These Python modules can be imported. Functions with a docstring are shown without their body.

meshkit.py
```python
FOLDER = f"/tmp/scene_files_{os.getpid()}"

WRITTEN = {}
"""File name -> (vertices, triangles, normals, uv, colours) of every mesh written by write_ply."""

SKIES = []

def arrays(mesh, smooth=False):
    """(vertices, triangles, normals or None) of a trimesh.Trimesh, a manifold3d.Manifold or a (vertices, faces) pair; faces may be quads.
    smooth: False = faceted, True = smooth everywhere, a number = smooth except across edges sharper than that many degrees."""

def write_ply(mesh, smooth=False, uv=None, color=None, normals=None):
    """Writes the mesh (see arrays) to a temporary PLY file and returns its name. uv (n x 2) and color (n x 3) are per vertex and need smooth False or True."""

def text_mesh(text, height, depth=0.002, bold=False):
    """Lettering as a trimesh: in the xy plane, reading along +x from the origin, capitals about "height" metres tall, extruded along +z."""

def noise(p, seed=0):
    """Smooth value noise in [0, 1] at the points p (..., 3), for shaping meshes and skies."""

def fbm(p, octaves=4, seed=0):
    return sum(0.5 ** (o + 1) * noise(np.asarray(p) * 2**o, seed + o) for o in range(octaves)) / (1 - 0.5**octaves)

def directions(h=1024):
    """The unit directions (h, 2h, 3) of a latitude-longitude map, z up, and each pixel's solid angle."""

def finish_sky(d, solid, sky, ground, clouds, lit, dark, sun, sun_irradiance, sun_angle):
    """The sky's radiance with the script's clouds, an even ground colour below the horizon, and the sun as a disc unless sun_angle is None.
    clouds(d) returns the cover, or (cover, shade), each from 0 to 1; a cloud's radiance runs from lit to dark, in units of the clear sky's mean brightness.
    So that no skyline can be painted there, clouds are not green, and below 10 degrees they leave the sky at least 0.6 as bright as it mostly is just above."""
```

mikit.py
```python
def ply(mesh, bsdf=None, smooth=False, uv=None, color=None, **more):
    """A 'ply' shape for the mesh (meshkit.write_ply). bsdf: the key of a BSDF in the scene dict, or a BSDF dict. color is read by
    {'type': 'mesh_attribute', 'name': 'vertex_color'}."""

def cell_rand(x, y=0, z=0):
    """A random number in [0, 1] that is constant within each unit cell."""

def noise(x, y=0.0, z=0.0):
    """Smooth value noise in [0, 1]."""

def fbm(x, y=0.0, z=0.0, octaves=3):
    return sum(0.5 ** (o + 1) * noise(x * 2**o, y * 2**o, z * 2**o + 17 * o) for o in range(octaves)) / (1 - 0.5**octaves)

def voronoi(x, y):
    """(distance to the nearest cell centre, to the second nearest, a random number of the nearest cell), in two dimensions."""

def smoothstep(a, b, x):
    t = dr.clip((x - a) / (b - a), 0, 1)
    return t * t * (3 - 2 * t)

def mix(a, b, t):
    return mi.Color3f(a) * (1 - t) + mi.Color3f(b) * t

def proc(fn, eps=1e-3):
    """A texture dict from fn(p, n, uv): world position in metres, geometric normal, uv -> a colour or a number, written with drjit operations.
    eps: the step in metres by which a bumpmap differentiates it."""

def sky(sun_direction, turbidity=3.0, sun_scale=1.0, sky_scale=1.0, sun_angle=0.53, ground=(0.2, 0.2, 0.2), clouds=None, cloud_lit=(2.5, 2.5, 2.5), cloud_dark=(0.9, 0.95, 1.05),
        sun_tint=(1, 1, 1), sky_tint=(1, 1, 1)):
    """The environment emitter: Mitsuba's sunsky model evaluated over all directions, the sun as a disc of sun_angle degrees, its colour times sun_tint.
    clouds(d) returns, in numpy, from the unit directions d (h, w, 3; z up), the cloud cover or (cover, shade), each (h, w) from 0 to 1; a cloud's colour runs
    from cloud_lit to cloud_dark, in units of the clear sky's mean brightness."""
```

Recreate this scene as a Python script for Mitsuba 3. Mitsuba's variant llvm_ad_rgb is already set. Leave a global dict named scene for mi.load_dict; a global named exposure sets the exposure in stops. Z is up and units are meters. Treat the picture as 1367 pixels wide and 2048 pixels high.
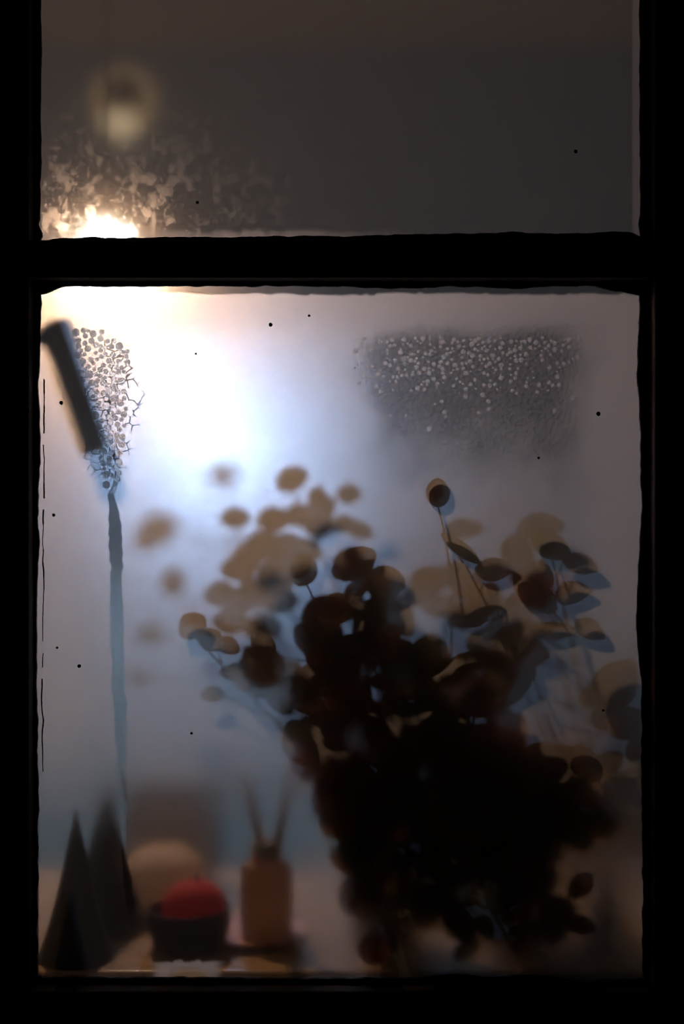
import math, random
import numpy as np, trimesh, drjit as dr, mitsuba as mi, mikit, meshkit
from shapely.geometry import Polygon, box as sbox
from mikit import noise, fbm, voronoi, smoothstep, mix, cell_rand

T = mi.ScalarTransform4f
scene, labels = {}, {}
rng = np.random.default_rng(7)

# ------------------------------------------------------------------ camera, light, exposure
ZC, DC, S = 1.30, 1.07, 2667.0            # eye height, distance to the glass, photo pixels per metre on the glass
exposure = 0.0
scene['camera'] = dict(type='thinlens', fov=2 * math.degrees(math.atan(1367 / 2 / S / DC)), fov_axis='x',
                       aperture_radius=0.011, focus_distance=DC - 0.012,
                       to_world=T().look_at(origin=[0, -DC, ZC], target=[0, 0, ZC], up=[0, 0, 1]))
COOL_AT, COOL_R, COOL_L = np.array([-0.148, 0.62, 1.379]), 0.024, np.array([0.66, 1.00, 1.62]) * 78
WARM_AT, WARM_R, WARM_L = np.array([-0.262, 0.52, 1.590]), 0.026, np.array([1.55, 0.96, 0.58]) * 176


def G(u, v, d=0.0):
    """The point of the pane plane (moved d into the room) that the photograph shows at (u, v)."""
    k = 1 + d / DC
    return np.array([(u - 683.5) / S * k, d, ZC + (1024 - v) / S * k])


def on_ray(u, v, d, lamp=COOL_AT):
    """A point d behind the glass whose shadow from the lamp falls on the glass at (u, v)."""
    g = G(u, v)
    return g + (lamp - g) * (d / lamp[1])


# ------------------------------------------------------------------ helpers
def numbered(name):
    if not any(k == name or k.startswith(name + '__') for k in list(scene) + list(labels)):
        return name
    i = 1
    while any(k == f'{name}_{i:03d}' or k.startswith(f'{name}_{i:03d}__') for k in list(scene) + list(labels)):
        i += 1
    return f'{name}_{i:03d}'


USED = {}


def key_for(name, parent=None):
    full = f'{parent}__{name}' if parent else name
    n = USED.get(full, -1) + 1
    USED[full] = n
    return full if n == 0 else f'{full}_{n:03d}'


def obj(name, mesh, m, parent=None, smooth=False, **kw):
    k = key_for(name, parent)
    scene[k] = mikit.ply(mesh, m, smooth=smooth, **kw)
    return k


def thing(name, label, cat, group=None):
    k = key_for(name)
    labels[k] = {'label': label, 'category': cat}
    if group:
        labels[k]['group'] = group
    return k


def struct(name, mesh, m, **kw):
    k = obj(name, mesh, m, **kw)
    labels[k] = {'kind': 'structure'}
    return k


def box(x0, x1, y0, y1, z0, z1):
    b = trimesh.creation.box([x1 - x0, y1 - y0, z1 - z0])
    b.apply_translation([(x0 + x1) / 2, (y0 + y1) / 2, (z0 + z1) / 2])
    return b


def rbox(x0, x1, y0, y1, z0, z1, r):
    """A box with rounded edges."""
    import manifold3d as m3
    s = m3.Manifold.sphere(r, 12)
    h = m3.Manifold.batch_hull([s.translate((x, y, z)) for x in (x0 + r, x1 - r) for y in (y0 + r, y1 - r) for z in (z0 + r, z1 - r)])
    m = h.to_mesh()
    return trimesh.Trimesh(np.array(m.vert_properties)[:, :3], np.array(m.tri_verts))


def cat(*ms):
    return trimesh.util.concatenate(list(ms))


def tube(pts, rad, sides=8, caps=True):
    p = np.asarray(pts, float)
    t = np.gradient(p, axis=0)
    t /= np.linalg.norm(t, axis=1, keepdims=True) + 1e-12
    a = np.cross(t, [0.13, 0.97, 0.21])
    a /= np.linalg.norm(a, axis=1, keepdims=True) + 1e-12
    b = np.cross(t, a)
    r = np.broadcast_to(rad, (len(p),))
    ang = np.arange(sides) * 2 * np.pi / sides
    v = (p[:, None] + r[:, None, None] * (np.cos(ang)[None, :, None] * a[:, None] + np.sin(ang)[None, :, None] * b[:, None])).reshape(-1, 3)
    i, j = np.meshgrid(np.arange(len(p) - 1), np.arange(sides), indexing='ij')
    q = np.stack([i * sides + j, i * sides + (j + 1) % sides, (i + 1) * sides + (j + 1) % sides, (i + 1) * sides + j], -1).reshape(-1, 4)
    f = np.vstack([q[:, [0, 1, 2]], q[:, [0, 2, 3]]])
    if caps:
        n = len(v)
        v = np.vstack([v, p[0], p[-1]])
        k = np.arange(sides)
        e = (len(p) - 1) * sides
        f = np.vstack([f, np.stack([k * 0 + n, (k + 1) % sides, k], 1), np.stack([k * 0 + n + 1, e + k, e + (k + 1) % sides], 1)])
    m = trimesh.Trimesh(v, f, process=False)
    if m.volume < 0:
        m.invert()
    return m


def lathe(prof, at, sides=40):
    """A profile of (radius, height) turned about the vertical through 'at'."""
    m = trimesh.creation.revolve(np.asarray(prof, float), sections=sides)
    m.apply_translation(at)
    return m


def bez(p0, p1, p2, n=10):
    t = np.linspace(0, 1, n)[:, None]
    return (1 - t) ** 2 * p0 + 2 * t * (1 - t) * p1 + t * t * p2


# ------------------------------------------------------------------ materials
def plain(rgb, rough=0.6, **kw):
    return {'type': 'twosided', 'bsdf': {'type': 'principled', 'base_color': {'type': 'rgb', 'value': list(rgb)}, 'roughness': rough, **kw}}


def mat(name, d):
    scene[name] = d
    return name


def textured(fn, rough=0.6, **kw):
    return {'type': 'twosided', 'bsdf': {'type': 'principled', 'base_color': mikit.proc(fn), 'roughness': rough, **kw}}


M_FRAME = mat('mat_frame', textured(lambda p, n, uv: mix((0.012, 0.009, 0.007), (0.035, 0.026, 0.018), fbm(p.x * 60, p.y * 60, p.z * 9)), 0.75, specular=0.2))
M_SLOP = mat('mat_slop', textured(lambda p, n, uv: mix((0.010, 0.007, 0.005), (0.055, 0.036, 0.022), smoothstep(0.45, 0.8, fbm(p.x * 150, p.y, p.z * 40))), 0.7, specular=0.2))
M_PUTTY = mat('mat_putty', textured(lambda p, n, uv: mix((0.52, 0.42, 0.32), (0.16, 0.10, 0.06), smoothstep(0.5, 0.72, fbm(p.x * 300, p.y * 60, p.z * 45))), 0.8))
M_WALL = mat('mat_wall', textured(lambda p, n, uv: mix((0.30, 0.31, 0.32), (0.36, 0.36, 0.36), fbm(p.x * 4, p.y * 4, p.z * 4)), 0.9))
M_BACK = mat('mat_back', textured(lambda p, n, uv: mix((0.15, 0.23, 0.31), (0.19, 0.27, 0.35), fbm(p.x * 4, p.y * 4, p.z * 4)), 0.9))
M_CEIL = mat('mat_ceiling', plain((0.45, 0.42, 0.38), 0.9))
M_FLOOR = mat('mat_floor', textured(lambda p, n, uv: mix((0.16, 0.10, 0.06), (0.24, 0.16, 0.10), fbm(p.x * 40, p.y * 3, p.z)), 0.5))
M_SILL = mat('mat_sill', textured(lambda p, n, uv: mix((0.27, 0.17, 0.085), (0.43, 0.29, 0.16), fbm(p.x * 6 + 3, p.y * 90, p.z * 20)), 0.22, specular=0.6))


def leafmat(name, a, b, trans):
    return mat(name, {'type': 'principledthin', 'base_color': mikit.proc(lambda p, n, uv: mix(a, b, fbm(p.x * 70, p.y * 70, p.z * 70))), 'roughness': 0.55, 'spec_trans': 0.0, 'diff_trans': trans})


LEAF = [leafmat('mat_leaf', (0.20, 0.075, 0.045), (0.34, 0.13, 0.07), 0.7), leafmat('mat_leaf_brown', (0.24, 0.12, 0.055), (0.38, 0.21, 0.10), 0.7),
        leafmat('mat_leaf_green', (0.10, 0.09, 0.06), (0.18, 0.16, 0.10), 0.6)]
M_STEM = mat('mat_stem', plain((0.12, 0.06, 0.03), 0.7))


# ------------------------------------------------------------------ condensation: where it lies on the pane, in photo pixels of the pane plane
def pane_uv(p):
    return p.x * S + 683.5, 1024 - (p.z - ZC) * S


def seg_x(v, pts):
    """x along a polyline given as (v, u) pairs."""
    out = mi.Float(pts[0][1])
    for (v0, u0), (v1, u1) in zip(pts[:-1], pts[1:]):
        t = dr.clip((v - v0) / (v1 - v0), 0, 1)
        out = dr.select(v >= v0, u0 + (u1 - u0) * t, out)
    return out


RUN = [(760, 214), (800, 212), (850, 218), (890, 222), (930, 234), (965, 230), (990, 219), (1030, 228), (1120, 232), (1300, 233), (1450, 240), (1600, 246), (1700, 250), (1830, 262)]


def fog_fields(p):
    """(amount of white mist 0..1, roughness of the film, drop relief 0..1) at a point of the lower pane."""
    u, v = pane_uv(p)
    wob = (fbm(u / 60, v / 60, 3.0) - 0.5) * 2
    clump = fbm(u / 25, v / 25, 5.0, octaves=4)
    # thick mist along the edges of the pane
    left = 1 - smoothstep(120, 275, u + 25 * wob)
    left *= 1 - 0.97 * smoothstep(1350, 1700, v)
    right = smoothstep(1110, 1250, u + 14 * wob)
    right *= 1 - 0.95 * smoothstep(1230, 1430, v + (u - 1240) * 0.5 + 20 * wob)
    top = 1 - smoothstep(610, 700, v + (u - 640) * 0.05 + 10 * wob)
    edge = 1 - (1 - left) * (1 - right) * (1 - top)
    body = 0.38 + 0.14 * (clump - 0.5) + 0.02 * wob
    low = smoothstep(1430, 1690, v + 30 * wob)
    body *= (1 - 0.30 * smoothstep(1020, 1420, v)) * (1 - low * (0.90 - 0.20 * smoothstep(540, 760, u)))
    mist = body + (0.55 - body) * edge
    # coarse drops: upper right field, and the patch by the run of water
    field = smoothstep(690, 800, u + 40 * wob) * (1 - smoothstep(1090, 1210, u + 20 * wob)) * smoothstep(640, 690, v + 14 * wob) * (1 - smoothstep(800, 1020, v + 50 * wob))
    patch = (1 - smoothstep(0.6, 1.15, dr.sqrt(dr.square((u - 215) / 75) + dr.square((v - 800) / 180)) + 0.25 * wob))
    mist *= 1 - 0.72 * field * (0.75 + 0.5 * (clump - 0.5))
    va, vb, vc = voronoi(u / 17, v / 17)
    gap = (1 - smoothstep(0.04, 0.20, vb - va)) * smoothstep(0.35, 0.55, noise(u / 15, v / 15, 4.0)) * patch
    mist *= 1 - 0.9 * gap
    # the run of water itself
    du = dr.abs(u - seg_x(v, RUN) - 4 * (noise(v / 14, 8.0) - 0.5))
    wid = 6 + 6 * smoothstep(950, 1060, v) - 5 * smoothstep(1440, 1560, v) + 3 * (noise(v / 22, 2.0) - 0.5)
    run = (1 - smoothstep(wid - 2, wid + 3, du)) * smoothstep(755, 800, v) * (1 - smoothstep(1780, 1850, v))
    mist *= 1 - 0.92 * run
    clear = 1 - smoothstep(584, 592, v + 4 * (noise(u / 12, 4.0) - 0.5) + 4 * (noise(u / 90, 9.0) - 0.5))
    mist *= 1 - 0.95 * clear
    pale_patch = smoothstep(300, 330, u + 20 * wob) * (1 - smoothstep(415, 450, u + 20 * wob)) * smoothstep(1918, 1928, v + 8 * (noise(u / 9, 3.0) - 0.5))  # white patch set into the mist at the foot of the pane
    mist = dr.maximum(mist, 0.8 * pale_patch)
    rough = 0.62 - 0.40 * low * (1 - 0.7 * smoothstep(540, 760, u)) - 0.20 * field
    rough = (rough - 0.42 * gap) * (1 - 0.55 * dr.maximum(run, clear))
    return dr.clip(mist, 0.01, 0.95), rough, dr.clip(field * 1.2 + 0.12, 0, 1.2) * (1 - run) * (1 - clear)


def fog_relief(p, n, uv):
    u, v = pane_uv(p)
    _, _, r = fog_fields(p)
    a, b, c = voronoi(u / 11, v / 11)
    a2, b2, c2 = voronoi(u / 5 + 7, v / 5)
    h1 = dr.sqrt(dr.maximum(0.0, 1 - dr.square(a / (0.30 + 0.35 * c))))
    h2 = dr.sqrt(dr.maximum(0.0, 1 - dr.square(a2 / (0.3 + 0.3 * c2))))
    return r * (0.8 * h1 + 0.25 * h2)


M_FOG = mat('mat_fog', {'type': 'bumpmap', 'scale': 0.0006, 'arbitrary': mikit.proc(fog_relief, 3e-4), 'bsdf': {
    'type': 'principledthin', 'base_color': {'type': 'rgb', 'value': [0.93, 0.93, 0.93]},
    'roughness': mikit.proc(lambda p, n, uv: fog_fields(p)[1]), 'spec_trans': mikit.proc(lambda p, n, uv: 1 - fog_fields(p)[0]), 'diff_trans': 1.1, 'eta': 1.33}})


def dust_fields(p):
    u, v = pane_uv(p)
    streak = fbm(u / 18, v / 21, 1.0, octaves=4)
    fine = fbm(u / 7, v / 8, 6.0, octaves=3)
    lamp_glow = dr.exp(-dr.square((u - 150) / 300) - dr.square((v - 520) / 190))  # film thickened around the warm bulb, painting its glow into the dirt
    spots = smoothstep(0.50, 0.78, streak) + 0.6 * smoothstep(0.58, 0.85, fine)
    mist = 0.072 + lamp_glow * (0.08 + 0.32 * spots)
    edge = (1 - smoothstep(6, 22, 478 - v + 8 * (noise(u / 14, 1.0) - 0.5))) * (1 - smoothstep(430, 900, u))  # pale strip above the bar, lamp glow put into the film
    side = smoothstep(1262, 1268, u)
    mist = mist + 0.35 * edge + 0.12 * side
    return dr.clip(mist, 0.01, 0.9), 0.10 + 0.03 * lamp_glow + 0.13 * lamp_glow * dr.clip(spots, 0, 1), lamp_glow * 0.5


def dust_relief(p, n, uv):
    u, v = pane_uv(p)
    return dust_fields(p)[2] * fbm(u / 10, v / 18, 2.0, octaves=4)


M_DUST = mat('mat_dust', {'type': 'bumpmap', 'scale': 0.0012, 'arbitrary': mikit.proc(dust_relief, 3e-4), 'bsdf': {
    'type': 'principledthin', 'base_color': {'type': 'rgb', 'value': [0.93, 0.91, 0.88]},
    'roughness': mikit.proc(lambda p, n, uv: dust_fields(p)[1]), 'spec_trans': mikit.proc(lambda p, n, uv: 1 - dust_fields(p)[0]), 'diff_trans': 1.15, 'eta': 1.33}})
M_GLASS = mat('mat_glass', {'type': 'thindielectric', 'int_ior': 1.5})

# ------------------------------------------------------------------ the room
ZS = 0.950                                   # top of the inner sill
XL, XR, YB, ZT = -1.5, 1.5, 2.6, 2.5
struct('floor', box(XL, XR, 0.05, YB, -0.05, 0), M_FLOOR)
struct('ceiling', box(XL, XR, 0.05, YB, ZT, ZT + 0.05), M_CEIL)
struct('wall_back', box(XL, XR, YB, YB + 0.05, -0.05, ZT + 0.05), M_BACK)
struct('wall_left', box(XL - 0.05, XL, 0.05, YB, -0.05, ZT + 0.05), M_WALL)
struct('wall_right', box(XR, XR + 0.05, 0.05, YB, -0.05, ZT + 0.05), M_WALL)
FX0, FX1, FZ0, FZ1 = -0.30, 0.30, 0.870, 1.86     # outer edge of the window sash
wall = Polygon([(XL - .05, -0.05), (XR + .05, -0.05), (XR + .05, ZT + .05), (XL - .05, ZT + .05)]).difference(sbox(FX0, FZ0, FX1, FZ1))


def upright(poly, y0, y1):
    """A polygon drawn in (x, z) given thickness from y0 to y1."""
    m = trimesh.creation.extrude_polygon(poly, y1 - y0, engine='earcut')
    v = np.array(m.vertices)
    m.vertices = np.stack([v[:, 0], y0 + v[:, 2], v[:, 1]], 1)
    m.fix_normals()
    return m


struct('wall_front', upright(wall, -0.03, 0.05), M_WALL)
struct('trim_1', rbox(-0.62, 0.62, 0.016, 0.330, ZS - 0.032, ZS, 0.006), M_SILL, smooth=40)   # the inner sill board

W = 'window_1'
labels[W] = {'kind': 'structure', 'label': 'dark painted window sash with two misted panes', 'category': 'window'}


def px_poly(pts):
    return [((u - 683.5) / S, ZC + (1024 - v) / S) for u, v in pts]


def wavy(a, b, n, amp, seed, bumps=()):
    """Points along a -> b in photo pixels with a ragged offset across."""
    a, b = np.array(a, float), np.array(b, float)
    t = np.linspace(0, 1, n)
    L = np.linalg.norm(b - a)
    q = np.stack([t * L / 28, t * 0 + seed, t * 0], 1)
    o = (meshkit.fbm(q, 4, seed) - 0.5) * 2 * amp
    nrm = np.array([-(b - a)[1], (b - a)[0]]) / L
    for c, w, h in bumps:
        o = o + h * np.exp(-((t * L - c) / w) ** 2)
    return [tuple(a + (b - a) * x + nrm * y) for x, y in zip(t, o)]


# clear openings, clockwise in the photograph from the top left
up_open = (wavy((86, -420), (1276, -420), 12, 1, 1) + wavy((1276, -420), (1278, 470), 90, 2.0, 2, [(870, 14, 4)]) +
           wavy((1278, 470), (84, 479), 150, 3.0, 3, [(0, 10, -6), (60, 60, 4), (270, 120, 5), (480, 60, 2), (1184, 14, -6)]) + wavy((82, 482), (85, -420), 110, 2.5, 4, [(12, 8, 5), (32, 8, -4)]))
lo_open = (wavy((84, 574), (1238, 573), 120, 3.0, 5, [(0, 30, 14), (700, 90, 5), (920, 60, 6), (1154, 40, 10)]) + wavy((1276, 592), (1284, 1950), 150, 3.0, 6, [(150, 60, 6), (420, 60, -2), (640, 110, 10), (760, 50, -3)]) +
           wavy((1288, 1956), (84, 1952), 150, 2.5, 7, [(230, 60, 8), (120, 30, -5), (380, 60, 9)]) + wavy((76, 1948), (82, 590), 150, 4.0, 8, [(700, 150, -5), (1180, 70, -3), (1300, 40, 2)]))
up_poly, lo_poly = Polygon(px_poly(up_open)).buffer(0), Polygon(px_poly(lo_open)).buffer(0)
if up_poly.geom_type != 'Polygon':
    up_poly = max(up_poly.geoms, key=lambda g: g.area)
if lo_poly.geom_type != 'Polygon':
    lo_poly = max(lo_poly.geoms, key=lambda g: g.area)
gx0, gx1 = (70 - 683.5) / S, (1296 - 683.5) / S           # timber edges, the paint overlaps the glass a little beyond them
gz = lambda v: ZC + (1024 - v) / S
obj('stile', rbox(FX0, gx0, -0.022, 0.016, FZ0, FZ1, 0.003), M_FRAME, W, smooth=40)
obj('stile', rbox(gx1, FX1, -0.022, 0.016, FZ0, FZ1, 0.003), M_FRAME, W, smooth=40)
obj('rail', rbox(gx0 - .002, gx1 + .002, -0.022, 0.016, gz(565), gz(490), 0.003), M_FRAME, W, smooth=40)
obj('rail', rbox(gx0 - .002, gx1 + .002, -0.022, 0.016, FZ0, gz(1964), 0.003), M_FRAME, W, smooth=40)
obj('rail', rbox(gx0 - .002, gx1 + .002, -0.022, 0.016, gz(-420), FZ1, 0.003), M_FRAME, W, smooth=40)
whole = sbox(FX0 + .01, FZ0 + .01, FX1 - .01, FZ1 - .01)
mid = sbox(FX0, gz(527), FX1, FZ1)
for poly, half in ((up_poly, mid), (lo_poly, sbox(FX0, FZ0, FX1, gz(527)))):
    ring = sbox(gx0 - .004, gz(500 if half is mid else 1975), gx1 + .004, gz(-430 if half is mid else 556)).difference(poly)
    obj('paint_edge', upright(ring, -0.0045, -0.0012), M_SLOP, W)

from shapely.geometry import LineString
from shapely.ops import unary_union
bits = []
for v0 in range(760, 1560, 26):                      # the broken line of old paint along the left edge of the glass
    if rng.random() < 0.78:
        pts = [(90 - 5 * (v - 760) / 800 + 6 * (meshkit.fbm(np.array([v / 40, 2.0, 0.0]), 3, 5) - 0.5), v) for v in np.linspace(v0, v0 + 28, 6)]
        bits.append(LineString(px_poly(pts)).buffer(rng.uniform(0.3, 1.1) / S))
bits = unary_union(bits)
obj('paint_edge', cat(*[upright(g, -0.0030, -0.0013) for g in getattr(bits, 'geoms', [bits])]), M_SLOP, W)


def sheet(poly, y):
    b = poly.bounds
    x0, z0, x1, z1 = b
    return trimesh.Trimesh([[x0, y, z0], [x1, y, z0], [x1, y, z1], [x0, y, z1]], [[0, 1, 2], [0, 2, 3]], process=False)


def flat_uv(m):
    return np.asarray(m.vertices)[:, [0, 2]]


pu, pl = sbox(gx0 - .004, gz(500), gx1 + .004, gz(-430)), sbox(gx0 - .004, gz(1975), gx1 + .004, gz(556))
k = obj('pane', sheet(pu, -0.001), M_GLASS, W)
k = obj('pane', sheet(pl, -0.001), M_GLASS, W)
k = obj('condensation', sheet(pl, 0.002), M_FOG, W, uv=flat_uv(sheet(pl, 0.002)))
labels[k] = {'label': 'mist of condensation with a run of water down its left side'}
k = obj('dust_film', sheet(pu, 0.002), M_DUST, W, uv=flat_uv(sheet(pu, 0.002)))
labels[k] = {'label': 'speckled film of dirt, with the lamp glow painted in at the lower left corner'}

# ------------------------------------------------------------------ lamps
M_STEEL = mat('mat_steel', plain((0.30, 0.34, 0.40), 0.35, metallic=0.8))
M_DARK = mat('mat_dark_metal', plain((0.03, 0.03, 0.035), 0.4))


def emit(L):
    return {'type': 'area', 'radiance': {'type': 'rgb', 'value': [float(x) for x in L]}}


def ball(at, r, sub=3):
    m = trimesh.creation.icosphere(sub, r)
    m.apply_translation(at)
    return m


t = thing('floor_lamp', 'floor lamp whose cool white bulb glows through the mist above the leaves', 'lamp')
x, y, z = COOL_AT
scene[f'{t}__bulb'] = mikit.ply(ball(COOL_AT, COOL_R), plain((0.9, 0.9, 0.9)), smooth=True, emitter=emit(COOL_L))
obj('socket', lathe([(0, 0), (0.011, 0), (0.012, 0.004), (0.012, 0.03), (0.006, 0.04), (0, 0.04)], (x, y, z - COOL_R - 0.041)), M_DARK, t, smooth=40)
obj('pole', tube([(x, y, 0.02), (x, y, 0.6), (x, y, z - COOL_R - 0.038)], 0.006, 12), M_DARK, t, smooth=40)
obj('base', lathe([(0, 0), (0.12, 0), (0.12, 0.012), (0.10, 0.02), (0, 0.02)], (x, y, 0.0005)), M_DARK, t, smooth=40)

t = thing('pendant_lamp', 'bare warm bulb hanging behind the window bar at its left end', 'lamp')
x, y, z = WARM_AT
scene[f'{t}__bulb'] = mikit.ply(ball(WARM_AT, WARM_R), plain((0.9, 0.9, 0.9)), smooth=True, emitter=emit(WARM_L))
obj('socket', lathe([(0, 0), (0.012, 0), (0.012, 0.03), (0.006, 0.042), (0, 0.042)], (x, y, z + WARM_R)), M_DARK, t, smooth=40)
obj('cord', tube([(x, y, z + WARM_R + 0.04), (x, y, 2.1), (x, y, ZT - 0.018)], 0.0018, 8), M_DARK, t)
obj('ceiling_rose', lathe([(0, 0), (0.035, 0), (0.045, 0.014), (0.045, 0.019), (0, 0.019)], (x, y, ZT - 0.0195)), M_DARK, t, smooth=40)

# ------------------------------------------------------------------ drops and specks on the glass
def disc_cap(c, r, h, n=9):
    """A drop on the inner face of the glass: a low dome towards the room."""
    a = np.linspace(0, 2 * np.pi, n, endpoint=False)
    v, f = [], []
    for rr, yy in ((r, 0.0), (r * 0.72, h * 0.62)):
        v += [(c[0] + rr * math.cos(t), c[1] + yy, c[2] + rr * math.sin(t)) for t in a]
    v.append((c[0], c[1] + h, c[2]))
    for i in range(n):
        j = (i + 1) % n
        f += [(i, j, n + j), (i, n + j, n + i), (n + i, n + j, 2 * n)]
    return np.array(v), np.array(f)


def drops(name, label, centres, m):
    V, F, at = [], [], 0
    for u, v, r in centres:
        c = G(u, v)
        c[1] = 0.0024
        vv, ff = disc_cap(c, r / S, 0.34 * r / S)
        V.append(vv), F.append(ff + at)
        at += len(vv)
    k = obj(name, trimesh.Trimesh(np.vstack(V), np.vstack(F), process=False), m, W, smooth=True)
    labels[k] = {'label': label, 'kind': 'stuff'}


def spread(n, region, rmin, rmax, gap=1.5):
    """Centres of drops that do not overlap."""
    out = []
    for _ in range(n * 30):
        u, v = region()
        if u is None:
            continue
        r = rng.uniform(rmin, rmax)
        if all((u - a) ** 2 + (v - b) ** 2 > (r + c) ** 2 * 0.8 + gap for a, b, c in out):
            out.append((u, v, r))
        if len(out) >= n:
            break
    return out


M_DROP = mat('mat_drop', {'type': 'principledthin', 'base_color': {'type': 'rgb', 'value': [0.97, 0.97, 0.97]}, 'roughness': 0.62, 'spec_trans': 0.62, 'diff_trans': 1.5, 'eta': 1.33})
M_DROP2 = mat('mat_fine_drop', {'type': 'principledthin', 'base_color': {'type': 'rgb', 'value': [0.97, 0.97, 0.97]}, 'roughness': 0.6, 'spec_trans': 0.66, 'diff_trans': 1.5, 'eta': 1.33})


def patch_region():
    u, v = rng.uniform(130, 270), rng.uniform(660, 985)
    left = np.interp(v, [660, 760, 985], [150, 158, 214])
    right = np.interp(v, [660, 700, 830, 985], [200, 255, 250, 234])
    return (u, v) if left < u < right else (None, None)


def field_region():
    u, v = rng.normal(930, 125), 675 + abs(rng.normal(0, 60))
    return (u, v) if 700 < u < 1160 else (None, None)


drops('water_drops', 'cluster of bright water drops beside the run of water', spread(240, patch_region, 4.0, 9.0), M_DROP)
drops('water_drops', 'thin scatter of fine drops in the grey upper right of the pane', spread(280, field_region, 2.0, 5.5), M_DROP2)

M_SPECK = mat('mat_speck', plain((0.015, 0.012, 0.01), 0.8))
for u, v, r in ((1150, 304, 6), (395, 406, 5), (541, 650, 6), (618, 632, 4), (123, 806, 6), (1195, 828, 7), (159, 1332, 6), (108, 1030, 5), (1076, 916, 4), (1205, 1420, 4), (383, 1466, 4), (1128, 1527, 3), (392, 708, 3), (115, 1295, 4)):
    m = ball((0, 0, 0), 0.62 * r / S, 2)
    m.vertices *= 1 + 0.25 * (meshkit.noise(np.asarray(m.vertices) * 900 + u, 3)[:, None] - 0.5)
    m.vertices[:, 1] *= 0.35
    c = G(u, v)
    c[1] = -0.0016
    m.apply_translation(c)
    obj('speck', m, M_SPECK, W, smooth=True)

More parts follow.
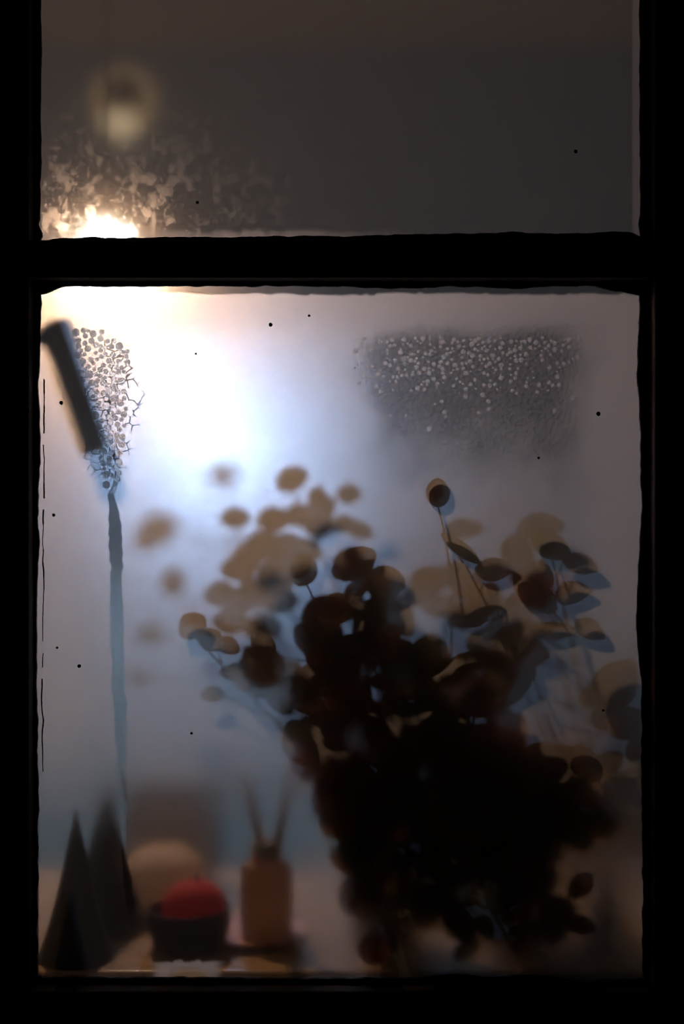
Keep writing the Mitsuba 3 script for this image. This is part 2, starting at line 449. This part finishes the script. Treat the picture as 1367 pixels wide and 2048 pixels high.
# the casement handle, pivoted on the inside of the left stile
M_HANDLE = mat('mat_handle', plain((0.05, 0.042, 0.038), 0.45))
t = thing('window_handle', 'dark slanted handle with a grey cap at the upper left corner of the lower pane', 'handle')
p0, p1 = G(134, 634, 0.075), G(228, 902, 0.075)
d = (p1 - p0) / np.linalg.norm(p1 - p0)
L = np.linalg.norm(p1 - p0)
ss = np.array([0, 0.02, 0.10, 0.5, 0.93, 0.985, 1.0])
obj('lever', tube(p0 + d * (L * ss)[:, None], [0.0066, 0.0080, 0.0090, 0.0094, 0.0092, 0.0085, 0.0068], 20), M_HANDLE, t, smooth=40)
obj('cap', tube([p0 - d * 0.006, p0 - d * 0.005, p0 - d * 0.0005, p0 + d * 0.012, p0 + d * 0.013], [0.007, 0.0096, 0.0104, 0.0104, 0.0096], 20), M_STEEL, t, smooth=40)
q = p0 + d * 0.004
obj('bracket', tube([q + [-0.006, 0, 0], q + [-0.02, -0.002, 0.0], q + [-0.032, -0.03, 0], (q[0] - 0.034, 0.0155, q[2])], 0.005, 12), M_HANDLE, t, smooth=40)

# ------------------------------------------------------------------ furniture
# a pale blue cupboard behind the lamp, placed to tint the mist blue
M_CUP = mat('mat_cupboard', plain((0.27, 0.46, 0.58), 0.6))
M_CUP2 = mat('mat_cupboard_door', plain((0.29, 0.49, 0.62), 0.55))
t = thing('cupboard', 'pale blue cupboard placed behind the leaves to tint the mist blue', 'cupboard')
obj('carcass', rbox(-0.80, 0.14, 0.97, 1.35, 0.0005, 1.185, 0.003), M_CUP, t, smooth=40)
obj('top_board', rbox(-0.82, 0.16, 0.945, 1.36, 1.186, 1.206, 0.004), M_CUP2, t, smooth=40)
for x0, x1, hx in ((-0.785, -0.335, -0.37), (-0.325, 0.125, -0.29)):
    dk = obj('door', rbox(x0, x1, 0.950, 0.9695, 0.08, 1.165, 0.003), M_CUP2, t, smooth=40)
    obj('knob', ball((hx, 0.938, 0.75), 0.013, 2), M_STEEL, dk, smooth=True)

# ------------------------------------------------------------------ things on the sill
M_CONE = mat('mat_cone', textured(lambda p, n, uv: mix((0.018, 0.018, 0.020), (0.035, 0.034, 0.036), fbm(p.x * 400, p.y * 400, p.z * 400)), 0.85))
M_NAVY = mat('mat_navy', textured(lambda p, n, uv: mix((0.012, 0.02, 0.045), (0.022, 0.035, 0.07), fbm(p.x * 400, p.y * 400, p.z * 400)), 0.8))
EPS = 0.0004


def foot(u, d):
    return np.array([G(u, 0, d)[0], d, ZS + EPS])


def cone(u, d, r, h, m, label):
    prof = [(0, 0), (r * 0.96, 0), (r, r * 0.05)] + [(r * (1 - s) ** 1.12 * (1 - 0.10 * math.sin(math.pi * s)) + 0.0012 * s, h * s) for s in np.linspace(0.08, 1, 14)] + [(0, h + 0.001)]
    k = obj('cone_ornament', lathe(prof, foot(u, d), 36), m, smooth=40)
    labels[k] = {'label': label, 'category': 'ornament'}


cone(212, 0.124, 0.037, 0.128, M_CONE, 'taller of two dark cones, on the sill beside the pale and red fruit')
cone(152, 0.050, 0.030, 0.116, M_CONE, 'lower of two dark cones, at the left end of the sill')
cone(1210, 0.085, 0.024, 0.066, M_NAVY, 'short navy blue cone at the right end of the sill beside the dark pots')

# a pale fruit behind a small dark bowl with a red fruit in it
def skin(name, a, b, trans):
    return mat(name, {'type': 'principledthin', 'base_color': mikit.proc(lambda p, n, uv: mix(a, b, fbm(p.x * 90, p.y * 90, p.z * 35))), 'roughness': 0.35, 'spec_trans': 0.0, 'diff_trans': trans})


M_PALE, M_RED = skin('mat_pale_skin', (0.95, 0.84, 0.72), (0.92, 0.78, 0.66), 0.85), skin('mat_red_skin', (0.85, 0.07, 0.08), (0.80, 0.22, 0.18), 0.8)
M_BOWL = mat('mat_bowl', textured(lambda p, n, uv: mix((0.040, 0.030, 0.036), (0.075, 0.055, 0.062), fbm(p.x * 200, p.y * 200, p.z * 200)), 0.85, specular=0.1))


def round_fruit(name, label, at, R, H, m):
    prof = [(0, H * 0.05), (R * 0.25, 0.0)] + [(R * math.sin(a) ** 0.85, H * (0.5 - 0.5 * math.cos(a)) * 0.985) for a in np.linspace(0.45, 2.85, 22)] + [(R * 0.14, H * 0.955), (0, H * 0.92)]
    t = thing(name, label, 'fruit')
    obj('flesh', lathe(prof, at, 40), m, t, smooth=50)
    obj('stalk', tube([at + [0, 0, H * 0.91], at + [0.001, 0, H * 1.0], at + [0.003, 0.002, H * 1.05]], [0.0012, 0.0011, 0.0015], 8), M_STEM, t, smooth=40)


round_fruit('round_fruit', 'large pale round fruit behind the dark bowl, right of the dark cones', foot(328, 0.190), 0.0365, 0.0565, M_PALE)
c = foot(378, 0.080)
k = obj('small_bowl', lathe([(0, 0), (0.027, 0), (0.029, 0.002), (0.0325, 0.014), (0.0335, 0.031), (0.0318, 0.0315), (0.0305, 0.015), (0.018, 0.008), (0, 0.008)], c, 44), M_BOWL, smooth=40)
labels[k] = {'label': 'small dark bowl on the sill with the red fruit in it', 'category': 'bowl'}
round_fruit('round_fruit', 'smaller red round fruit lying in the dark bowl', c + [0.0045, 0, 0.0084], 0.0265, 0.045, M_RED)

M_BOX = mat('mat_box', plain((0.48, 0.52, 0.56), 0.8))
M_BOX2 = mat('mat_box_lid', plain((0.44, 0.48, 0.52), 0.8))
x0, x1 = G(248, 0, 0.24)[0], G(418, 0, 0.24)[0]
t = thing('grey_box', 'plain grey box standing behind the pale and red fruit', 'box')
obj('body', rbox(x0 + .001, x1 - .001, 0.241, 0.299, ZS + EPS, ZS + 0.084, 0.002), M_BOX, t, smooth=40)
obj('lid', rbox(x0, x1, 0.240, 0.300, ZS + 0.0842, ZS + 0.110, 0.002), M_BOX2, t, smooth=40)

# bottle with two sticks on a saucer
M_AMBER = mat('mat_amber', {'type': 'principledthin', 'base_color': mikit.proc(lambda p, n, uv: mix((0.66, 0.46, 0.30), (0.60, 0.38, 0.22), smoothstep(ZS + 0.02, ZS + 0.06, p.z))), 'roughness': 0.2, 'spec_trans': 0.15, 'diff_trans': 1.1})
M_COLLAR = mat('mat_collar', plain((0.62, 0.50, 0.26), 0.25, metallic=0.7))
M_SAUCER = mat('mat_saucer', plain((0.50, 0.20, 0.08), 0.5))
M_STICK = mat('mat_stick', textured(lambda p, n, uv: mix((0.72, 0.54, 0.36), (0.60, 0.42, 0.26), fbm(p.x * 300, p.y * 300, p.z * 30)), 0.7))
bd = 0.10
c = foot(510, bd)
k = obj('saucer', lathe([(0, 0), (0.028, 0), (0.041, 0.006), (0.042, 0.0075), (0.040, 0.0078), (0.028, 0.0035), (0, 0.0035)], c, 44), M_SAUCER, smooth=40)
labels[k] = {'label': 'orange brown saucer under the amber bottle', 'category': 'saucer'}
t = thing('scent_bottle', 'small amber bottle with a yellow collar standing on the orange saucer', 'bottle')
c = foot(533, bd) + [0, 0, 0.0037]
obj('body', lathe([(0, 0), (0.019, 0), (0.0215, 0.003), (0.0215, 0.050), (0.0195, 0.057), (0.011, 0.0625), (0, 0.0625)], c, 36), M_AMBER, t, smooth=40)
obj('collar', lathe([(0.0095, 0.0627), (0.0125, 0.0627), (0.013, 0.065), (0.013, 0.074), (0.0115, 0.076), (0.0095, 0.076), (0.0095, 0.0627)], c, 30), M_COLLAR, t, smooth=40)
g = 'wooden sticks in the amber bottle'
for (u0, v0, u1, v1, dd), lab in zip(((489, 1540, 529, 1722, 0.004), (587, 1528, 547, 1716, -0.004)), ('pale wooden stick leaning left out of the amber bottle', 'pale wooden stick leaning right out of the amber bottle')):
    a, b = G(u0, v0, bd + dd), G(u1, v1, bd + dd)
    a, b = b, a
    k = obj('wooden_stick', tube([a, a + (b - a) * 0.5, a + (b - a) * 0.985, b], [0.0036, 0.0040, 0.0042, 0.0036], 12), M_STICK, smooth=40)
    labels[k] = {'label': lab, 'category': 'stick', 'group': g}

# vases
M_VASE = mat('mat_vase', textured(lambda p, n, uv: mix((0.035, 0.024, 0.018), (0.06, 0.042, 0.03), fbm(p.x * 60, p.y * 60, p.z * 60)), 0.3))
VC, VH, PC, PH = foot(772, 0.085), 0.125, foot(1018, 0.10), 0.095
k = obj('flower_vase', lathe([(0, 0), (0.024, 0), (0.026, 0.002), (0.0305, 0.03), (0.031, 0.06), (0.026, 0.095), (0.023, 0.112), (0.026, VH), (0.0245, VH), (0.0205, 0.112), (0.0235, 0.095), (0.0285, 0.06), (0.028, 0.03), (0.022, 0.005), (0, 0.005)], VC, 40), M_VASE, smooth=40)
labels[k] = {'label': 'dark brown vase at the middle of the sill holding the dense spray of leaves', 'category': 'vase'}
k = obj('flower_pot', lathe([(0, 0), (0.026, 0), (0.028, 0.002), (0.036, 0.080), (0.038, 0.080), (0.0385, PH), (0.0355, PH), (0.033, 0.080), (0.025, 0.005), (0, 0.005)], PC, 40), M_VASE, smooth=40)
labels[k] = {'label': 'dark tapered pot right of the brown vase holding the right hand sprigs', 'category': 'pot'}


# ------------------------------------------------------------------ the bouquet
def leaf_mesh(c, axis, nrm, length, width, bend, pointed):
    axis = axis / np.linalg.norm(axis)
    nrm = nrm - axis * (nrm @ axis)
    nrm /= np.linalg.norm(nrm)
    side = np.cross(axis, nrm)
    ts = np.linspace(0, 1, 7)
    v, f = [], []
    for s in ts:
        w = width / 2 * (math.sin(math.pi * min(max(s, 0.02), 0.98) ** (0.85 if pointed else 1.0)) ** (0.62 if pointed else 0.52))
        lift = bend * length * (0.25 - (s - 0.5) ** 2)
        for e in (-1, -0.5, 0, 0.5, 1):
            v.append(c + axis * (s - 0.5) * length + side * e * w + nrm * (lift + 0.18 * abs(e) * w))
    for i in range(6):
        for j in range(4):
            a = i * 5 + j
            f += [(a, a + 1, a + 6), (a, a + 6, a + 5)]
    return trimesh.Trimesh(v, f, process=False)


PLANT = {}


def sprig(plant, base, leaves, stem_r=0.0009, mats=LEAF, pointed=False):
    """A stem of the plant with its leaves; leaves: (centre, length, width, angle in the picture plane, turn)."""
    t = key_for('sprig', plant)
    cs = np.array([l[0] for l in leaves])
    top, mouth, mean = cs[np.argmax(cs[:, 2])], base[1], cs.mean(0)
    ctrl = np.array([0.35 * mouth[0] + 0.65 * mean[0], 0.5 * (mouth[1] + mean[1]), 0.45 * mouth[2] + 0.55 * top[2]])
    path = np.vstack([base[0], bez(mouth, ctrl, top - [0, 0, 0.006], 14)])
    wood = [tube(path, np.linspace(stem_r * 1.6, stem_r * 0.7, len(path)), 6)]
    for c, le, wi, ang, turn in leaves:
        below = path[path[:, 2] < c[2] - 0.002]
        cand = below if len(below) else path[:2]
        at = cand[np.argmin(np.linalg.norm(cand - c, axis=1))]
        axis = np.array([math.cos(ang), 0, math.sin(ang)])
        if axis @ (c - at) < 0:
            axis = -axis
        nrm = np.array([math.sin(turn) * 0.4, -1.0, 0.05 + 0.22 * math.cos(turn * 1.7)])
        root = c - axis * le * 0.48
        obj('leaf', leaf_mesh(c, axis, nrm, le, wi, rng.uniform(-.25, .35), pointed), mats[rng.integers(len(mats))], t, smooth=True)
        mid = at * 0.5 + root * 0.5 + [0, 0, -0.002]
        wood.append(tube(bez(at, mid, root, 4), 0.0005, 5))
    scene[t] = mikit.ply(cat(*wood), M_STEM, smooth=True)
    return t


def lv(u, v, d, w, h, ang=0.0, lamp=COOL_AT):
    """A leaf from the size and place of its shadow on the mist."""
    k = 1 - d / lamp[1]
    a = math.radians(ang)
    le, wi = max(w, h) / S * k, min(w, h) / S * k
    if h > w and ang == 0:
        a += math.pi / 2
    return (on_ray(u, v, d, lamp), le, wi, a, rng.uniform(-1, 1))


def in_vase(i, n):
    a = 2 * math.pi * i / n
    return VC + [0.012 * math.cos(a), 0.012 * math.sin(a), 0.012], VC + [0.018 * math.cos(a), 0.018 * math.sin(a), VH + 0.002]


def in_pot(i, n):
    a = 2 * math.pi * i / n
    return PC + [0.015 * math.cos(a), 0.015 * math.sin(a), 0.012], PC + [0.026 * math.cos(a), 0.026 * math.sin(a), PH + 0.002]


GA = thing('leafy_plant', 'bushy spray of round leaves in the brown vase, tan at its crown, nearly black below', 'plant')
GB = thing('leafy_plant', 'spray of oval leaves in the dark pot at the right of the pane', 'plant')
NV, NP = 13, 8
sprig(GA, in_vase(0, NV),
      [lv(585, 960, .088, 68, 52, 25), lv(700, 990, .09, 50, 44), lv(637, 1000, .085, 42, 52), lv(600, 1032, .085, 62, 48), lv(655, 1022, .09, 56, 40, 60), lv(722, 1062, .09, 60, 38, -15), lv(640, 1052, .085, 70, 50), lv(690, 1050, .085, 50, 40)])
sprig(GA, in_vase(1, NV),
      [lv(470, 1038, .095, 60, 44), lv(548, 1042, .085, 68, 54), lv(530, 1095, .085, 84, 66), lv(575, 1100, .085, 80, 64), lv(500, 1112, .09, 70, 56), lv(560, 1150, .082, 88, 66), lv(610, 1108, .082, 70, 60)])
sprig(GA, in_vase(2, NV),
      [lv(478, 1142, .085, 76, 60), lv(442, 1194, .085, 70, 58), lv(512, 1190, .082, 84, 66), lv(560, 1205, .08, 76, 60), lv(462, 1246, .08, 76, 60), lv(525, 1258, .08, 82, 62), lv(480, 1210, .085, 70, 60)])
sprig(GA, in_vase(3, NV),
      [lv(312, 1062, .16, 84, 66, 20), lv(345, 1168, .14, 54, 58), lv(445, 952, .19, 66, 46), lv(290, 1085, .16, 60, 44), lv(300, 1275, .15, 60, 44), lv(275, 1360, .15, 50, 34)])
sprig(GA, in_vase(4, NV),
      [lv(385, 1256, .030, 62, 58, 40), lv(420, 1282, .032, 60, 48, -30), lv(455, 1296, .03, 52, 40, -20), lv(425, 1394, .045, 46, 40), lv(470, 1348, .04, 60, 44), lv(505, 1372, .04, 70, 44), lv(518, 1330, .035, 80, 54)])
# the bud
t = thing('bud_stem', 'small dark red bud on a thin stem, alone above the leaves', 'bud')
bc = on_ray(878, 986, .014)
m = ball((0, 0, 0), 1, 3)
vv = np.asarray(m.vertices) * [0.0082, 0.0082, 0.0108]
vv[:, :2] *= (1 - 0.25 * np.clip(vv[:, 2:] / 0.0108, 0, 1) ** 2) * (1 + 0.06 * np.cos(5 * np.arctan2(vv[:, 1], vv[:, 0]))[:, None])
m.vertices = vv + bc
M_BUD = mat('mat_bud', plain((0.20, 0.03, 0.015), 0.5))
obj('bud', m, M_BUD, t, smooth=True)
b0, b1 = in_vase(5, NV)
obj('stem', tube(np.vstack([b0, bez(b1, np.array([bc[0] + 0.02, 0.03, bc[2] - 0.10]), bc - [0, 0, 0.0100], 16)]), 0.0008, 6), M_STEM, t, smooth=True)

sprig(GA, in_vase(6, NV),
      [lv(930, 1060, .07, 78, 46), lv(862, 1164, .07, 84, 62), lv(912, 1150, .07, 66, 60), lv(836, 1196, .07, 66, 54), lv(884, 1216, .07, 76, 52), lv(862, 1292, .065, 62, 42), lv(940, 1180, .07, 70, 60), lv(930, 1235, .068, 70, 60)])
sprig(GB, in_pot(0, NP),
      [lv(1085, 1056, .06, 96, 58), lv(1038, 1104, .06, 64, 74), lv(1060, 1152, .058, 74, 64), lv(1040, 1222, .056, 76, 66), lv(1008, 1264, .056, 72, 66), lv(985, 1200, .058, 60, 70), lv(1055, 1270, .056, 80, 60), lv(970, 1290, .055, 70, 60), lv(1010, 1300, .055, 60, 60)])
sprig(GB, in_pot(1, NP),
      [lv(922, 1098, .017, 96, 30, -38), lv(992, 1140, .019, 80, 50, 5), lv(960, 1214, .018, 88, 54, 8), lv(948, 1240, .02, 60, 46)], pointed=True)
sprig(GB, in_pot(2, NP),
      [lv(1072, 1190, .015, 110, 60, -42), lv(1094, 1148, .017, 36, 60, 115), lv(1105, 1094, .02, 84, 54, -28), lv(1165, 1130, .028, 76, 44, -20), lv(1150, 1190, .022, 76, 52, 10), lv(1112, 1264, .018, 96, 38, 0), lv(1184, 1262, .024, 66, 44, -30)], pointed=True)
sprig(GB, in_pot(3, NP),
      [lv(1055, 1312, .024, 96, 84), lv(998, 1342, .02, 86, 50), lv(1040, 1350, .03, 70, 60), lv(1240, 1375, .04, 120, 90, 60), lv(1228, 1440, .045, 90, 70), lv(1265, 1455, .04, 90, 80), lv(1190, 1400, .07, 60, 50)], pointed=True)

core = Polygon([(612, 1105), (640, 1090), (705, 1120), (775, 1160), (822, 1215), (812, 1290), (880, 1315), (965, 1335), (1020, 1380), (1040, 1450), (1050, 1520), (900, 1640), (840, 1690), (700, 1720), (640, 1600), (600, 1520), (570, 1430), (500, 1370), (520, 1320), (505, 1250), (545, 1225), (600, 1240), (635, 1200), (600, 1150)])
holes = [Polygon([(560, 1190), (610, 1230), (590, 1270), (540, 1240)]), Polygon([(650, 1135), (690, 1150), (680, 1185), (645, 1180)])]
holes = [h.buffer(26) for h in holes]
right = Polygon([(985, 1500), (1130, 1520), (1220, 1560), (1225, 1660), (1180, 1760), (1100, 1800), (960, 1780), (860, 1720), (850, 1660), (930, 1560)])
from shapely.geometry import Point


def fill(poly, n, d0, d1, size=(44, 84)):
    out = []
    x0, y0, x1, y1 = poly.bounds
    while len(out) < n:
        u, v = rng.uniform(x0, x1), rng.uniform(y0, y1)
        if poly.contains(Point(u, v)) and not any(h.contains(Point(u, v)) for h in holes):
            w = rng.uniform(*size)
            l = lv(u, v, rng.uniform(d0, d1), w, w * rng.uniform(.6, .9), rng.uniform(-80, 80))
            if l[0][2] > ZS + 0.55 * l[1]:
                out.append(l)
    return out


ls = sorted(fill(core, 210, 0.018, 0.062, (54, 98)), key=lambda l: math.atan2(l[0][0] - VC[0], l[0][2] - VC[2] + 0.05))
for i in range(6):
    sprig(GA, in_vase(7 + i, NV), ls[i * len(ls) // 6:(i + 1) * len(ls) // 6])
ls = sorted(fill(right, 100, 0.02, 0.07, (56, 96)), key=lambda l: l[0][0])
for i in range(4):
    sprig(GB, in_pot(4 + i, NP), ls[i * len(ls) // 4:(i + 1) * len(ls) // 4])

low_left = Polygon([(640, 1560), (860, 1640), (905, 1800), (880, 1960), (735, 1960), (705, 1780)])  # low hanging leaves placed to darken the foot of the pane
low_right = Polygon([(900, 1640), (1100, 1500), (1280, 1450), (1284, 1690), (1225, 1720), (1190, 1960), (900, 1970), (870, 1780)])
for plant, poly, n, where in ((GA, low_left, 36, in_vase), (GB, low_right, 120, in_pot)):
    ls = sorted(fill(poly, n, 0.016, 0.048, (56, 100)), key=lambda l: l[0][0])
    for i in range(3):
        sprig(plant, where(i + 1, 3), ls[i * n // 3:(i + 1) * n // 3])

# ------------------------------------------------------------------ the dim wall light far in the room
M_SHADE = mat('mat_shade', plain((0.62, 0.48, 0.30), 0.7))
t = thing('wall_light', 'dim round wall light with a glowing plate and a yellowish bulb far back behind the upper pane', 'lamp')
yb = YB - 0.0004
c = G(248, 200, yb)


def facing(prof, at, sides=40):
    """A turned profile whose axis points from the back wall into the room."""
    m = trimesh.creation.revolve(np.asarray(prof, float), sections=sides)
    m.apply_transform(trimesh.transformations.rotation_matrix(math.pi / 2, [1, 0, 0]))
    m.apply_translation(at)
    return m


R = 0.088
obj('glowing_plate', facing([(0, 0), (R, 0), (R, 0.008), (R * 0.93, 0.014), (R * 0.6, 0.010), (0, 0.010)], c), M_SHADE, t, smooth=40, emitter=emit([0.058, 0.043, 0.026]))  # plate given a faint glow of its own so its ring shows
obj('hub', facing([(0, 0.0102), (0.046, 0.0102), (0.048, 0.03), (0.040, 0.045), (0, 0.048)], c + [0, 0, 0.004], 36), M_DARK, t, smooth=40)
b = c + [0, -0.060, -0.078]
obj('socket', tube([c + [0, -0.035, -0.02], c + [0, -0.06, -0.022], b + [0, 0, 0.02]], 0.012, 14), M_DARK, t, smooth=40)
m = ball((0, 0, 0), 0.046)
m.vertices[:, 2] *= 0.8
m.apply_translation(b)
scene[f'{t}__bulb'] = mikit.ply(m, plain((0.8, 0.8, 0.8)), smooth=True, emitter=emit([0.40, 0.30, 0.17]))
